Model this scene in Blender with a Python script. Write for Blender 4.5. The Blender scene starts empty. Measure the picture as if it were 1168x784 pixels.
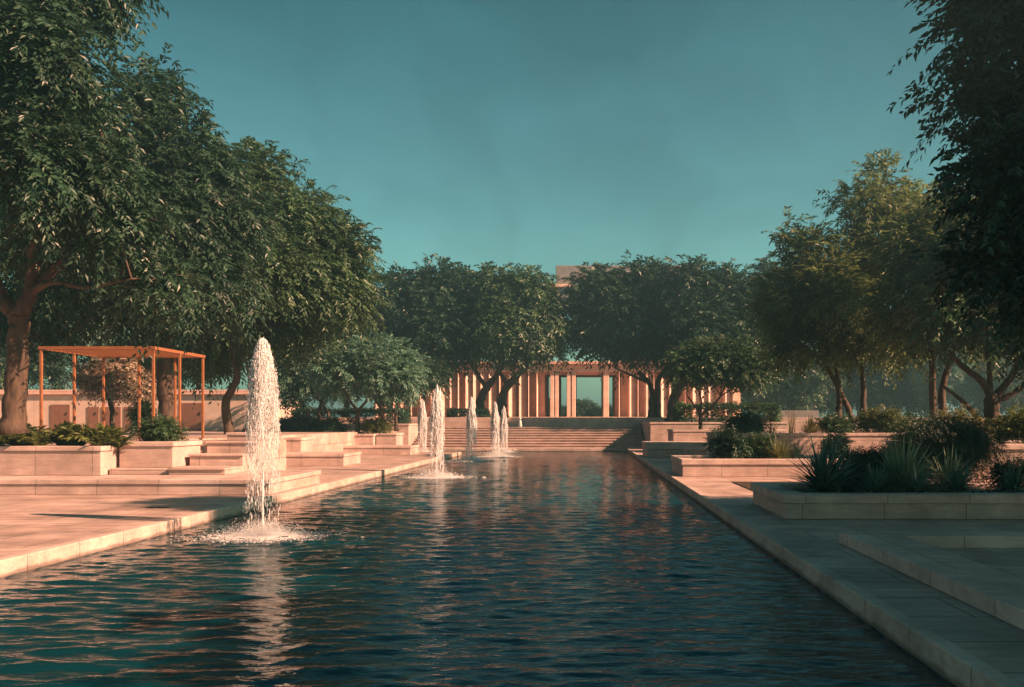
import bpy, math, random
import numpy as np
from mathutils import Vector, Matrix

R = math.radians
sc = bpy.context.scene
col = sc.collection

# ------------------------------------------------------------------ camera, sky, sun, exposure
EYE, F, CX, HY = 1.8, 1000.0, 668.0, 482.0
cam_d = bpy.data.cameras.new('camera')
cam = bpy.data.objects.new('camera', cam_d)
col.objects.link(cam)
cam.location = (0, 0, EYE)
cam.rotation_euler = (R(90), 0, 0)
cam_d.sensor_width = 36
cam_d.lens = F / 1168 * 36
cam_d.shift_x = -(CX - 584) / 1168
cam_d.shift_y = (HY - 392) / 1168
cam_d.clip_start, cam_d.clip_end = 0.1, 3000
sc.camera = cam

SUN_EL, SUN_AZ = 31.0, 108.0          # azimuth clockwise from the view direction (+Y)
world = bpy.data.worlds.new('World')
sc.world = world
world.use_nodes = True
wn, wl = world.node_tree.nodes, world.node_tree.links
wn.clear()
w_out = wn.new('ShaderNodeOutputWorld')
w_bg = wn.new('ShaderNodeBackground')
w_bg.inputs['Strength'].default_value = 0.05
sky = wn.new('ShaderNodeTexSky')
sky.sky_type = 'NISHITA'
sky.sun_disc = False
sky.sun_elevation = R(SUN_EL)
sky.sun_rotation = R(SUN_AZ)
sky.air_density, sky.dust_density, sky.ozone_density = 1.0, 1.2, 2.0
w_tint = wn.new('ShaderNodeMix'); w_tint.data_type = 'RGBA'; w_tint.blend_type = 'MULTIPLY'
w_tint.inputs['Factor'].default_value = 1.0
w_tint.inputs['B'].default_value = (0.76, 1.05, 0.68, 1)
# thin, soft veils of cloud
w_tc = wn.new('ShaderNodeTexCoord')
w_map = wn.new('ShaderNodeMapping'); w_map.inputs['Scale'].default_value = (1.5, 1.5, 1.5)
w_noise = wn.new('ShaderNodeTexNoise'); w_noise.inputs['Scale'].default_value = 5.5
w_noise.inputs['Distortion'].default_value = 0.8; w_noise.inputs['Detail'].default_value = 6; w_noise.inputs['Roughness'].default_value = 0.55
w_mr = wn.new('ShaderNodeMapRange'); w_mr.inputs['From Min'].default_value = 0.35
w_mr.inputs['From Max'].default_value = 0.75
w_mr.inputs['To Min'].default_value = 0.94; w_mr.inputs['To Max'].default_value = 1.16
w_cl = wn.new('ShaderNodeMix'); w_cl.data_type = 'RGBA'; w_cl.blend_type = 'MULTIPLY'
w_cl.inputs['Factor'].default_value = 1.0
wl.new(w_tc.outputs['Generated'], w_map.inputs['Vector'])
wl.new(w_map.outputs['Vector'], w_noise.inputs['Vector'])
wl.new(w_noise.outputs['Fac'], w_mr.inputs['Value'])
wl.new(sky.outputs['Color'], w_tint.inputs['A'])
wl.new(w_tint.outputs['Result'], w_cl.inputs['A'])
wl.new(w_mr.outputs['Result'], w_cl.inputs['B'])
w_sep = wn.new('ShaderNodeSeparateXYZ'); wl.new(w_tc.outputs['Generated'], w_sep.inputs[0])
w_rp = wn.new('ShaderNodeValToRGB')             # the sky deepens towards the zenith
for pos, c in ((.2, (.62, .74, .80, 1)), (.43, (.31, .49, .54, 1)), (.62, (.09, .37, .46, 1))):
    e = w_rp.color_ramp.elements.new(pos); e.color = c
w_rp.color_ramp.elements[0].color = (.84, .86, .88, 1)
w_rp.color_ramp.elements[-1].color = (.03, .22, .29, 1)
wl.new(w_sep.outputs['Z'], w_rp.inputs['Fac'])
w_gr = wn.new('ShaderNodeMix'); w_gr.data_type = 'RGBA'; w_gr.blend_type = 'MULTIPLY'; w_gr.inputs['Factor'].default_value = 1.0
wl.new(w_cl.outputs['Result'], w_gr.inputs['A']); wl.new(w_rp.outputs['Color'], w_gr.inputs['B'])
wl.new(w_gr.outputs['Result'], w_bg.inputs['Color'])
wl.new(w_bg.outputs['Background'], w_out.inputs['Surface'])

sun_d = bpy.data.lights.new('sun', 'SUN')
sun_d.energy = 5.0
sun_d.angle = R(0.6)
sun_d.color = (1.0, 0.555, 0.345)
sun = bpy.data.objects.new('sun', sun_d)
col.objects.link(sun)
to_sun = Vector((math.sin(R(SUN_AZ)) * math.cos(R(SUN_EL)), math.cos(R(SUN_AZ)) * math.cos(R(SUN_EL)), math.sin(R(SUN_EL))))
sun.rotation_euler = to_sun.to_track_quat('Z', 'Y').to_euler()
sun.location = (40, -10, 40)

vs = sc.view_settings
vs.view_transform, vs.look, vs.gamma = 'Standard', 'None', 1.0
vs.use_curve_mapping = False
vs.exposure = 1.72
sc.cycles.use_denoising = True
sc.cycles.max_bounces = 7
sc.cycles.diffuse_bounces = 3
sc.cycles.transparent_max_bounces = 8
sc.cycles.volume_bounces = 0
sc.cycles.sample_clamp_indirect = 6.0

rnd = random.Random(7)
rng = np.random.default_rng(11)

# ------------------------------------------------------------------ helpers
def W(px, py, Y):
    """Point of the place seen at that picture position at distance Y (metres)."""
    return Vector(((px - CX) * Y / F, Y, EYE - (py - HY) * Y / F))

def tag(o, label=None, cat=None, group=None, kind=None):
    if label: o['label'] = label
    if cat: o['category'] = cat
    if group: o['group'] = group
    if kind: o['kind'] = kind
    return o

def thing(name, label, cat, loc, group=None, rz=0):
    o = bpy.data.objects.new(name, None)
    col.objects.link(o)
    o.empty_display_size = 0.3
    o.location = loc
    o.rotation_euler = (0, 0, rz)
    return tag(o, label, cat, group)

class MB:
    """Collects shapes, then links them as ONE mesh object."""
    def __init__(self):
        self.v, self.f, self.n = [], [], 0
    def add(self, verts, faces):
        verts = np.asarray(verts, dtype=np.float64).reshape(-1, 3)
        self.v.append(verts)
        self.f.append([tuple(int(i) + self.n for i in f) for f in faces])
        self.n += len(verts)
        return self
    def addnp(self, verts, faces):
        self.v.append(np.asarray(verts, dtype=np.float64))
        self.f.append(np.asarray(faces) + self.n)
        self.n += len(verts)
        return self
    def box(self, x0, x1, y0, y1, z0, z1):
        v = [(x0, y0, z0), (x1, y0, z0), (x1, y1, z0), (x0, y1, z0), (x0, y0, z1), (x1, y0, z1), (x1, y1, z1), (x0, y1, z1)]
        return self.add(v, [(0, 3, 2, 1), (4, 5, 6, 7), (0, 1, 5, 4), (1, 2, 6, 5), (2, 3, 7, 6), (3, 0, 4, 7)])
    def ring(self, x0, x1, y0, y1, z0, z1, t):
        o = [(x0, y0), (x1, y0), (x1, y1), (x0, y1)]
        i = [(x0 + t, y0 + t), (x1 - t, y0 + t), (x1 - t, y1 - t), (x0 + t, y1 - t)]
        v = [(x, y, z0) for x, y in o] + [(x, y, z1) for x, y in o] + [(x, y, z0) for x, y in i] + [(x, y, z1) for x, y in i]
        f = []
        for k in range(4):
            q = (k + 1) % 4
            f += [(k, q, 4 + q, 4 + k), (8 + q, 8 + k, 12 + k, 12 + q), (4 + k, 4 + q, 12 + q, 12 + k), (q, k, 8 + k, 8 + q)]
        return self.add(v, f)
    def tube(self, pts, radii, sides=8, wob=0.0):
        pts = [Vector(p) for p in pts]
        n = len(pts)
        v, f = [], []
        ref = Vector((0.31, 0.87, 0.12)).normalized()
        for k, p in enumerate(pts):
            d = (pts[min(k + 1, n - 1)] - pts[max(k - 1, 0)])
            d = d.normalized() if d.length > 1e-6 else Vector((0, 0, 1))
            a = d.cross(ref)
            if a.length < 1e-3: a = d.cross(Vector((1, 0, 0)))
            a.normalize()
            b = d.cross(a)
            for s in range(sides):
                th = 2 * math.pi * s / sides
                r = radii[k] * (1 + (rnd.uniform(-wob, wob) if wob else 0))
                q = p + (a * math.cos(th) + b * math.sin(th)) * r
                v.append(tuple(q))
        for k in range(n - 1):
            for s in range(sides):
                t = (s + 1) % sides
                f.append((k * sides + s, k * sides + t, (k + 1) * sides + t, (k + 1) * sides + s))
        f.append(tuple(range(sides - 1, -1, -1)))
        f.append(tuple((n - 1) * sides + s for s in range(sides)))
        return self.add(v, f)
    def build(self, name, mat, parent=None, origin=(0, 0, 0), smooth=False, bevel=0.0, merge=False):
        v = np.concatenate(self.v) - np.array(tuple(origin))
        me = bpy.data.meshes.new(name)
        if all(isinstance(f, np.ndarray) for f in self.f):
            faces = np.concatenate(self.f)
            me.from_pydata(v, np.empty((0, 2), dtype=int), faces)
        else:
            faces = []
            for f in self.f:
                faces += [tuple(map(int, q)) for q in f] if isinstance(f, np.ndarray) else f
            me.from_pydata([tuple(q) for q in v], [], faces)
        if smooth:
            me.polygons.foreach_set('use_smooth', np.ones(len(me.polygons), dtype=bool))
        me.update()
        if mat: me.materials.append(mat)
        o = bpy.data.objects.new(name, me)
        col.objects.link(o)
        if parent:
            o.parent = parent
        else:
            o.location = tuple(origin)
        if bevel:
            m = o.modifiers.new('bevel', 'BEVEL')
            m.width, m.segments, m.limit_method, m.angle_limit = bevel, 2, 'ANGLE', R(40)
        return o

def spline(pts, n=6):
    pts = [Vector(p) for p in pts]
    P = [pts[0] * 2 - pts[1]] + pts + [pts[-1] * 2 - pts[-2]]
    out = []
    for i in range(1, len(P) - 2):
        for k in range(n):
            t = k / n
            a, b, c, d = P[i - 1], P[i], P[i + 1], P[i + 2]
            out.append(0.5 * ((2 * b) + (c - a) * t + (2 * a - 5 * b + 4 * c - d) * t * t + (3 * b - a - 3 * c + d) * t ** 3))
    out.append(P[-2])
    return out

def nrm(a):
    return a / np.maximum(np.linalg.norm(a, axis=-1, keepdims=True), 1e-9)

# ------------------------------------------------------------------ materials
def mat_new(name):
    m = bpy.data.materials.new(name)
    m.use_nodes = True
    nt = m.node_tree
    b = nt.nodes['Principled BSDF']
    return m, nt, nt.nodes, nt.links, b

def stone(name, base, slab=(1.2, 0.45), vary=0.12, rough=0.75, joint=0.009, stain=0.35, paving=False, bump=0.35):
    m, nt, N, L, b = mat_new(name)
    tc = N.new('ShaderNodeTexCoord')
    geo = N.new('ShaderNodeNewGeometry')
    sep = N.new('ShaderNodeSeparateXYZ'); L.new(tc.outputs['Object'], sep.inputs[0])
    sn = N.new('ShaderNodeSeparateXYZ'); L.new(geo.outputs['Normal'], sn.inputs[0])
    ab = N.new('ShaderNodeMath'); ab.operation = 'ABSOLUTE'; L.new(sn.outputs['Z'], ab.inputs[0])
    gt = N.new('ShaderNodeMath'); gt.operation = 'GREATER_THAN'; gt.inputs[1].default_value = 0.5; L.new(ab.outputs[0], gt.inputs[0])
    add = N.new('ShaderNodeMath'); add.operation = 'ADD'; L.new(sep.outputs['X'], add.inputs[0]); L.new(sep.outputs['Y'], add.inputs[1])
    side = N.new('ShaderNodeCombineXYZ'); L.new(add.outputs[0], side.inputs['X']); L.new(sep.outputs['Z'], side.inputs['Y'])
    top = N.new('ShaderNodeCombineXYZ'); L.new(sep.outputs['X'], top.inputs['X']); L.new(sep.outputs['Y'], top.inputs['Y'])
    mv = N.new('ShaderNodeMix'); mv.data_type = 'VECTOR'
    L.new(gt.outputs[0], mv.inputs['Factor']); L.new(side.outputs[0], mv.inputs['A']); L.new(top.outputs[0], mv.inputs['B'])
    br = N.new('ShaderNodeTexBrick')
    L.new(mv.outputs['Result'], br.inputs['Vector'])
    br.inputs['Scale'].default_value = 1.0
    br.inputs['Brick Width'].default_value, br.inputs['Row Height'].default_value = slab
    br.inputs['Mortar Size'].default_value = joint
    br.inputs['Mortar Smooth'].default_value = 0.3
    br.offset = 0.5
    c = np.array(base)
    br.inputs['Color1'].default_value = (*(c * (1 + vary)), 1)
    br.inputs['Color2'].default_value = (*(c * (1 - vary) * np.array([1, .97, .94])), 1)
    br.inputs['Mortar'].default_value = (*(c * 0.42), 1)
    n1 = N.new('ShaderNodeTexNoise'); n1.inputs['Scale'].default_value = 1.3; n1.inputs['Detail'].default_value = 8; n1.inputs['Roughness'].default_value = 0.62
    L.new(tc.outputs['Object'], n1.inputs['Vector'])
    mp = N.new('ShaderNodeMapping'); mp.inputs['Scale'].default_value = (1.2, 5, 9) if not paving else (0.5, 4, 4)
    L.new(tc.outputs['Object'], mp.inputs['Vector'])
    n2 = N.new('ShaderNodeTexNoise'); n2.inputs['Scale'].default_value = 1.6; n2.inputs['Detail'].default_value = 9; n2.inputs['Roughness'].default_value = 0.7
    L.new(mp.outputs[0], n2.inputs['Vector'])
    r1 = N.new('ShaderNodeMapRange'); r1.inputs['From Min'].default_value = .3; r1.inputs['From Max'].default_value = .72
    r1.inputs['To Min'].default_value = 1 - stain; r1.inputs['To Max'].default_value = 1 + stain * .45
    L.new(n1.outputs['Fac'], r1.inputs['Value'])
    r2 = N.new('ShaderNodeMapRange'); r2.inputs['From Min'].default_value = .3; r2.inputs['From Max'].default_value = .7
    r2.inputs['To Min'].default_value = 1 - stain * .7; r2.inputs['To Max'].default_value = 1 + stain * .35
    L.new(n2.outputs['Fac'], r2.inputs['Value'])
    mul = N.new('ShaderNodeMath'); mul.operation = 'MULTIPLY'; L.new(r1.outputs[0], mul.inputs[0]); L.new(r2.outputs[0], mul.inputs[1])
    mc = N.new('ShaderNodeMix'); mc.data_type = 'RGBA'; mc.blend_type = 'MULTIPLY'; mc.inputs['Factor'].default_value = 1
    L.new(br.outputs['Color'], mc.inputs['A']); L.new(mul.outputs[0], mc.inputs['B'])
    L.new(mc.outputs['Result'], b.inputs['Base Color'])
    n3 = N.new('ShaderNodeTexNoise'); n3.inputs['Scale'].default_value = 26; n3.inputs['Detail'].default_value = 6
    L.new(tc.outputs['Object'], n3.inputs['Vector'])
    h = N.new('ShaderNodeMath'); h.operation = 'MULTIPLY_ADD'; h.inputs[1].default_value = -0.6
    L.new(br.outputs['Fac'], h.inputs[0]); L.new(n3.outputs['Fac'], h.inputs[2])
    h2 = N.new('ShaderNodeMath'); h2.operation = 'ADD'; L.new(h.outputs[0], h2.inputs[0]); L.new(n2.outputs['Fac'], h2.inputs[1])
    bp = N.new('ShaderNodeBump'); bp.inputs['Strength'].default_value = bump; bp.inputs['Distance'].default_value = 0.012
    L.new(h2.outputs[0], bp.inputs['Height']); L.new(bp.outputs[0], b.inputs['Normal'])
    b.inputs['Roughness'].default_value = rough
    b.inputs['Specular IOR Level'].default_value = 0.35
    return m

def wet_band(m):
    nt = m.node_tree; N, L = nt.nodes, nt.links
    b = N['Principled BSDF']
    src = b.inputs['Base Color'].links[0].from_socket
    tc = N.new('ShaderNodeTexCoord'); sp = N.new('ShaderNodeSeparateXYZ'); L.new(tc.outputs['Object'], sp.inputs[0])
    nz = N.new('ShaderNodeTexNoise'); nz.inputs['Scale'].default_value = 2.5; nz.inputs['Detail'].default_value = 5
    L.new(tc.outputs['Object'], nz.inputs['Vector'])
    ma = N.new('ShaderNodeMath'); ma.operation = 'MULTIPLY_ADD'; ma.inputs[1].default_value = -.10; L.new(nz.outputs['Fac'], ma.inputs[0]); L.new(sp.outputs['Z'], ma.inputs[2])
    mr = N.new('ShaderNodeMapRange'); mr.inputs['From Min'].default_value = -.02; mr.inputs['From Max'].default_value = .02
    mr.inputs['To Min'].default_value = .42; mr.inputs['To Max'].default_value = 1
    L.new(ma.outputs[0], mr.inputs['Value'])
    mx = N.new('ShaderNodeMix'); mx.data_type = 'RGBA'; mx.blend_type = 'MULTIPLY'; mx.inputs['Factor'].default_value = 1
    L.new(src, mx.inputs['A']); L.new(mr.outputs[0], mx.inputs['B']); L.new(mx.outputs['Result'], b.inputs['Base Color'])

def leafmat(name, c1, c2, trans=0.32, rough=0.42):
    m, nt, N, L, b = mat_new(name)
    geo = N.new('ShaderNodeNewGeometry')
    rp = N.new('ShaderNodeValToRGB')
    rp.color_ramp.elements[0].color = (*c1, 1); rp.color_ramp.elements[1].color = (*c2, 1)
    L.new(geo.outputs['Random Per Island'], rp.inputs['Fac'])
    tc = N.new('ShaderNodeTexCoord')
    n1 = N.new('ShaderNodeTexNoise'); n1.inputs['Scale'].default_value = 0.9; n1.inputs['Detail'].default_value = 3
    L.new(tc.outputs['Object'], n1.inputs['Vector'])
    mr = N.new('ShaderNodeMapRange'); mr.inputs['From Min'].default_value = .3; mr.inputs['From Max'].default_value = .7
    mr.inputs['To Min'].default_value = .5; mr.inputs['To Max'].default_value = 1.55
    L.new(n1.outputs['Fac'], mr.inputs['Value'])
    mc = N.new('ShaderNodeMix'); mc.data_type = 'RGBA'; mc.blend_type = 'MULTIPLY'; mc.inputs['Factor'].default_value = 1
    L.new(rp.outputs['Color'], mc.inputs['A']); L.new(mr.outputs[0], mc.inputs['B'])
    L.new(mc.outputs['Result'], b.inputs['Base Color'])
    b.inputs['Roughness'].default_value = rough
    b.inputs['Specular IOR Level'].default_value = 0.45
    tr = N.new('ShaderNodeBsdfTranslucent')
    L.new(mc.outputs['Result'], tr.inputs['Color'])
    mx = N.new('ShaderNodeMixShader'); mx.inputs[0].default_value = trans
    L.new(b.outputs[0], mx.inputs[1]); L.new(tr.outputs[0], mx.inputs[2])
    L.new(mx.outputs[0], N['Material Output'].inputs['Surface'])
    return m

def rough_mat(name, c1, c2, scale=6, rough=0.8, bump=0.4, stretch=(1, 1, 1), spec=0.3, metallic=0.0):
    m, nt, N, L, b = mat_new(name)
    tc = N.new('ShaderNodeTexCoord')
    mp = N.new('ShaderNodeMapping'); mp.inputs['Scale'].default_value = stretch
    L.new(tc.outputs['Object'], mp.inputs['Vector'])
    n1 = N.new('ShaderNodeTexNoise'); n1.inputs['Scale'].default_value = scale; n1.inputs['Detail'].default_value = 8; n1.inputs['Roughness'].default_value = .65
    L.new(mp.outputs[0], n1.inputs['Vector'])
    rp = N.new('ShaderNodeValToRGB')
    rp.color_ramp.elements[0].position, rp.color_ramp.elements[1].position = .3, .72
    rp.color_ramp.elements[0].color = (*c1, 1); rp.color_ramp.elements[1].color = (*c2, 1)
    L.new(n1.outputs['Fac'], rp.inputs['Fac']); L.new(rp.outputs[0], b.inputs['Base Color'])
    bp = N.new('ShaderNodeBump'); bp.inputs['Strength'].default_value = bump; bp.inputs['Distance'].default_value = .03
    L.new(n1.outputs['Fac'], bp.inputs['Height']); L.new(bp.outputs[0], b.inputs['Normal'])
    b.inputs['Roughness'].default_value = rough
    b.inputs['Specular IOR Level'].default_value = spec
    b.inputs['Metallic'].default_value = metallic
    return m

STONE = (0.48, 0.345, 0.31)
M_wall = stone('sandstone', STONE, slab=(1.35, 0.9), vary=0.05)
M_cap = stone('sandstone_cap', (0.52, 0.385, 0.35), slab=(1.35, 3.0), vary=0.06)
M_pave = stone('sandstone_paving', (0.475, 0.34, 0.305), slab=(1.6, 0.8), vary=0.10, paving=True, joint=0.014, stain=.45, rough=0.6)
M_kerb = stone('pool_kerb_stone', (0.53, 0.40, 0.355), slab=(1.1, 5.0), vary=0.08, stain=0.4)
wet_band(M_kerb)
M_build = stone('building_stone', (0.68, 0.43, 0.36), slab=(1.8, 1.2), vary=0.04, stain=0.25)
M_fin = stone('pilaster_stone', (0.70, 0.48, 0.41), slab=(5, 1.6), vary=0.04, stain=0.22)
M_plaster = stone('pale_plaster', (0.58, 0.43, 0.36), slab=(4, 3), vary=0.03, stain=0.2)
M_conc = stone('grey_concrete', (0.20, 0.19, 0.20), slab=(2.6, 0.6), vary=0.06, stain=0.3)
M_soil = rough_mat('soil', (0.025, 0.017, 0.012), (0.07, 0.048, 0.034), scale=9, bump=0.9)
M_earth = rough_mat('ground_earth', (0.05, 0.05, 0.03), (0.14, 0.11, 0.075), scale=1.5)
M_bark = rough_mat('bark', (0.026, 0.017, 0.013), (0.105, 0.066, 0.048), scale=7, stretch=(1, 1, .28), bump=1.0)
M_steel = rough_mat('rust_painted_steel', (0.20, 0.072, 0.03), (0.30, 0.115, 0.048), scale=5, rough=0.45, bump=0.08, spec=.5)
M_glass = rough_mat('dark_window', (0.03, 0.025, 0.025), (0.06, 0.045, 0.04), scale=1, rough=0.15, bump=0.0, spec=.6)
M_shutter = rough_mat('brown_shutter', (0.16, 0.075, 0.05), (0.22, 0.11, 0.075), scale=3, rough=0.6, bump=0.1)
M_white = rough_mat('white_paint', (0.70, 0.66, 0.60), (0.80, 0.77, 0.72), scale=5, rough=0.5, bump=0.05)
M_dark = rough_mat('dark_iron', (0.02, 0.018, 0.016), (0.04, 0.035, 0.03), scale=9, rough=0.5, bump=0.1)
L_dark = leafmat('leaf_deep_green', (0.010, 0.036, 0.024), (0.038, 0.080, 0.042))
L_mid = leafmat('leaf_mid_green', (0.021, 0.060, 0.029), (0.075, 0.125, 0.052))
L_olive = leafmat('leaf_olive', (0.050, 0.090, 0.030), (0.17, 0.205, 0.075), trans=.5)
L_blue = leafmat('leaf_blue_green', (0.055, 0.145, 0.110), (0.145, 0.25, 0.165))
L_pale = leafmat('leaf_blossom_pale', (0.20, 0.15, 0.10), (0.42, 0.32, 0.24))
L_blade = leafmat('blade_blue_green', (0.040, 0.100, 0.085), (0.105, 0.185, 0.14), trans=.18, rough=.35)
L_grass = leafmat('blade_straw_green', (0.085, 0.105, 0.030), (0.23, 0.21, 0.085), trans=.4)
L_fern = leafmat('fern_green', (0.05, 0.085, 0.025), (0.15, 0.16, 0.05), trans=.4)

def foam_material():
    m, nt, N, L, b = mat_new('falling_water')
    b.inputs['Base Color'].default_value = (0.82, 0.80, 0.81, 1)
    b.inputs['Roughness'].default_value = 0.22
    b.inputs['Specular IOR Level'].default_value = 0.6
    tr = N.new('ShaderNodeBsdfTranslucent'); tr.inputs['Color'].default_value = (.82, .80, .81, 1)
    mx = N.new('ShaderNodeMixShader'); mx.inputs[0].default_value = 0.4
    L.new(b.outputs[0], mx.inputs[1]); L.new(tr.outputs[0], mx.inputs[2])
    L.new(mx.outputs[0], N['Material Output'].inputs['Surface'])
    return m
M_foam = foam_material()

def water_material():
    m, nt, N, L, b = mat_new('pool_water')
    b.inputs['Base Color'].default_value = (0.001, 0.030, 0.043, 1)
    b.inputs['Roughness'].default_value = 0.035
    b.inputs['IOR'].default_value = 1.333
    tc = N.new('ShaderNodeTexCoord')
    mp = N.new('ShaderNodeMapping'); mp.inputs['Scale'].default_value = (1.3, 3.6, 1)
    L.new(tc.outputs['Object'], mp.inputs['Vector'])
    n1 = N.new('ShaderNodeTexNoise'); n1.inputs['Scale'].default_value = 3.6; n1.inputs['Detail'].default_value = 3; n1.inputs['Roughness'].default_value = .5
    n1.inputs['Distortion'].default_value = 0.4
    L.new(mp.outputs[0], n1.inputs['Vector'])
    bp = N.new('ShaderNodeBump'); bp.inputs['Strength'].default_value = 0.38; bp.inputs['Distance'].default_value = 0.035
    L.new(n1.outputs['Fac'], bp.inputs['Height']); L.new(bp.outputs[0], b.inputs['Normal'])
    return m
M_water = water_material()

# ------------------------------------------------------------------ ground, paving, pool
PX0, PX1 = -6.75, 2.52        # pool edges
def struct(name, mb, mat, bevel=0.0, smooth=False):
    return tag(mb.build(name, mat, bevel=bevel, smooth=smooth), kind='structure')

g = MB(); g.box(-700, 700, -60, 900, -3.0, -1.2)
struct('ground', g, M_earth)
g = MB()
g.box(-700, -80, -60, 900, -1.1, 0.19); g.box(80, 700, -60, 900, -1.1, 0.19); g.box(-79.99, 79.99, 84.5, 900, -1.1, 0.19)
struct('terrain', g, M_earth)
g = MB(); g.box(-80, PX0 - .15, -30, 47.5, -1, .2); g.box(-80, -11.6, 47.52, 84.4, -1, .2)
struct('pavement', g, M_pave)
g = MB(); g.box(PX1 + .12, 80, -30, 54.4, -1, .2); g.box(-11.58, 80, 54.42, 84.4, -1, .2)
struct('pavement', g, M_pave)
k = MB(); k.box(PX0 - .16, PX0, -30, 47.4, -1.05, .206)
struct('kerb', k, M_kerb, bevel=.015)
k = MB(); k.box(PX1, PX1 + .14, -30, 54.2, -1.05, .206)
struct('kerb', k, M_kerb, bevel=.015)
k = MB(); k.box(-11.6, PX1 + .14, 54.22, 54.6, -1.05, .207)
struct('kerb', k, M_kerb, bevel=.015)
k = MB(); k.box(-11.6, PX0, 47.42, 47.62, -1.05, .207)
struct('kerb', k, M_kerb, bevel=.015)

def make_water():
    ys = list(np.arange(-8, 4, .05))
    y = 4.0
    while y < 54.4:
        ys.append(y); y += max(.024, .0036 * y)
    ys = np.array(ys + [54.4])
    xs = np.arange(-12.2, PX1 + .1, .055)
    X, Y = np.meshgrid(xs, ys)
    r = np.random.default_rng(5)
    Z = np.zeros_like(X)
    step = np.maximum(.04, .0036 * Y)
    for i in range(84):
        lam = 0.11 * (5.5 ** r.random())
        th = r.normal(0, .36)
        kx, ky = math.sin(th) * 2 * math.pi / lam, math.cos(th) * 2 * math.pi / lam
        amp = 0.0046 * lam * r.uniform(.6, 1.3)
        att = np.clip((lam / step - 2.2) / 2.5, 0, 1)
        ph = r.uniform(0, 6.28)
        mod = .55 + .45 * np.sin(X * r.uniform(.2, .9) + Y * r.uniform(-.6, .6) + r.uniform(0, 6.28))
        Z += amp * att * mod * np.sin(kx * X + ky * Y + ph)
    for fx, fy, a in ((-5.1, 13.85, .022), (-4.86, 28.6, .02)):      # rings round the fountains
        d = np.hypot(X - fx, Y - fy)
        Z += a * np.exp(-d / 1.1) * np.sin(d * 2 * math.pi / .33) * np.clip((.33 / step - 2.5) / 3, 0, 1)
    v = np.stack([X, Y, Z], -1).reshape(-1, 3)
    ny, nx = X.shape
    idx = np.arange(ny * nx).reshape(ny, nx)
    f = np.stack([idx[:-1, :-1], idx[:-1, 1:], idx[1:, 1:], idx[1:, :-1]], -1).reshape(-1, 4)
    return MB().addnp(v, f)
struct('water', make_water(), M_water, smooth=True)

# terraces
t = MB(); t.box(-79.9, -11.9, 23.05, 60.9, .1, 1.3); t.box(-11.88, -8.6, 23.05, 25.2, .1, 1.3)
struct('terrace', t, M_pave, bevel=.02)
t = MB(); t.box(-79.5, 79.5, 61, 84.3, .1, 2.15)
struct('terrace', t, M_wall, bevel=.02)
t = MB(); t.box(8.5, 79.4, 36.2, 60.8, .1, 1.12)
struct('garden_ground', t, M_earth)
t = MB(); t.box(3.9, 79.2, 17.4, 23.4, .1, .22)
struct('planting_bed', t, M_soil)

# ------------------------------------------------------------------ stone blocks, planters, steps
def block(name, label, cat, x0, x1, y0, y1, z0, z1, cap=.11, over=.035, group=None):
    o = Vector(((x0 + x1) / 2, y0, z0))
    th = thing(name, label, cat, o, group)
    MB().box(x0, x1, y0, y1, z0, z1 - cap + .004).build('base', M_wall, th, o, bevel=.012)
    MB().box(x0 - over, x1 + over, y0 - over, y1 + over, z1 - cap, z1).build('coping', M_cap, th, o, bevel=.018)
    return th

def planter(label, x0, x1, y0, y1, z0, z1, cap=.12, over=.04, t=.3, group='stone planters', soil=.09):
    o = Vector(((x0 + x1) / 2, y0, z0))
    th = thing('stone_planter', label, 'planter', o, group)
    MB().ring(x0, x1, y0, y1, z0, z1 - cap + .004, t).build('wall', M_wall, th, o, bevel=.012)
    MB().ring(x0 - over, x1 + over, y0 - over, y1 + over, z1 - cap, z1, t + over + .05).build('coping', M_cap, th, o, bevel=.018)
    nx, ny = max(3, int((x1 - x0) / .25)), max(3, int((y1 - y0) / .25))
    gx, gy = np.meshgrid(np.linspace(x0 + t - .1, x1 - t + .1, nx), np.linspace(y0 + t - .1, y1 - t + .1, ny))
    gz = z1 - soil + rng.normal(0, .02, gx.shape)
    idx = np.arange(nx * ny).reshape(ny, nx)
    f = np.stack([idx[:-1, :-1], idx[:-1, 1:], idx[1:, 1:], idx[1:, :-1]], -1).reshape(-1, 4)
    MB().addnp(np.stack([gx, gy, gz], -1).reshape(-1, 3), f).build('soil', M_soil, th, o, smooth=True)
    return th

# left bank
block('stone_platform', 'long low stone platform right behind the tallest fountain on the left bank', 'platform', -24, -6.98, 19.3, 23, .2, .545)
planter('long cream planter of ferns at the left edge, on the low platform', -24, -11.45, 20.7, 22.9, .547, 1.24)
planter('short square-ended cream planter in front of the orange pergola', -11.36, -10.06, 21.35, 22.9, .70, 1.33)
block('stone_plinth', 'thin plinth under the short cream planter by the pergola steps', 'plinth', -11.4, -9.96, 20.98, 22.98, .547, .698, cap=.06, over=.0)
def steps(name, label, x0, x1, lv, group=None):
    o = Vector(((x0 + x1) / 2, lv[0][0], lv[0][2]))
    th = thing(name, label, 'steps', o, group)
    for (y0, y1, z0, z1) in lv:
        MB().box(x0, x1, y0, y1, z0, z1 - .048).box(x0 - .015, x1 + .015, y0 - .045, y1 - .047, z1 - .05, z1).build('step', M_wall, th, o, bevel=.01)
    return th
steps('stone_steps', 'three broad stone steps climbing to the pergola terrace behind the tallest fountain', -9.94, -8.6,
      [(20.9, 21.998, .547, .715), (22, 22.998, .547, 1.0), (23, 23.04, .547, 1.298)])
block('stone_bench', 'small stone bench on the terrace just right of the orange pergola', 'bench', -9.9, -8.9, 24.2, 24.9, 1.302, 1.52, cap=.08)
block('stone_bench', 'long low stone bench with a sunlit end, between the tallest fountain and the second', 'bench', -16, -8.83, 32, 34.4, .2, .65)
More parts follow.
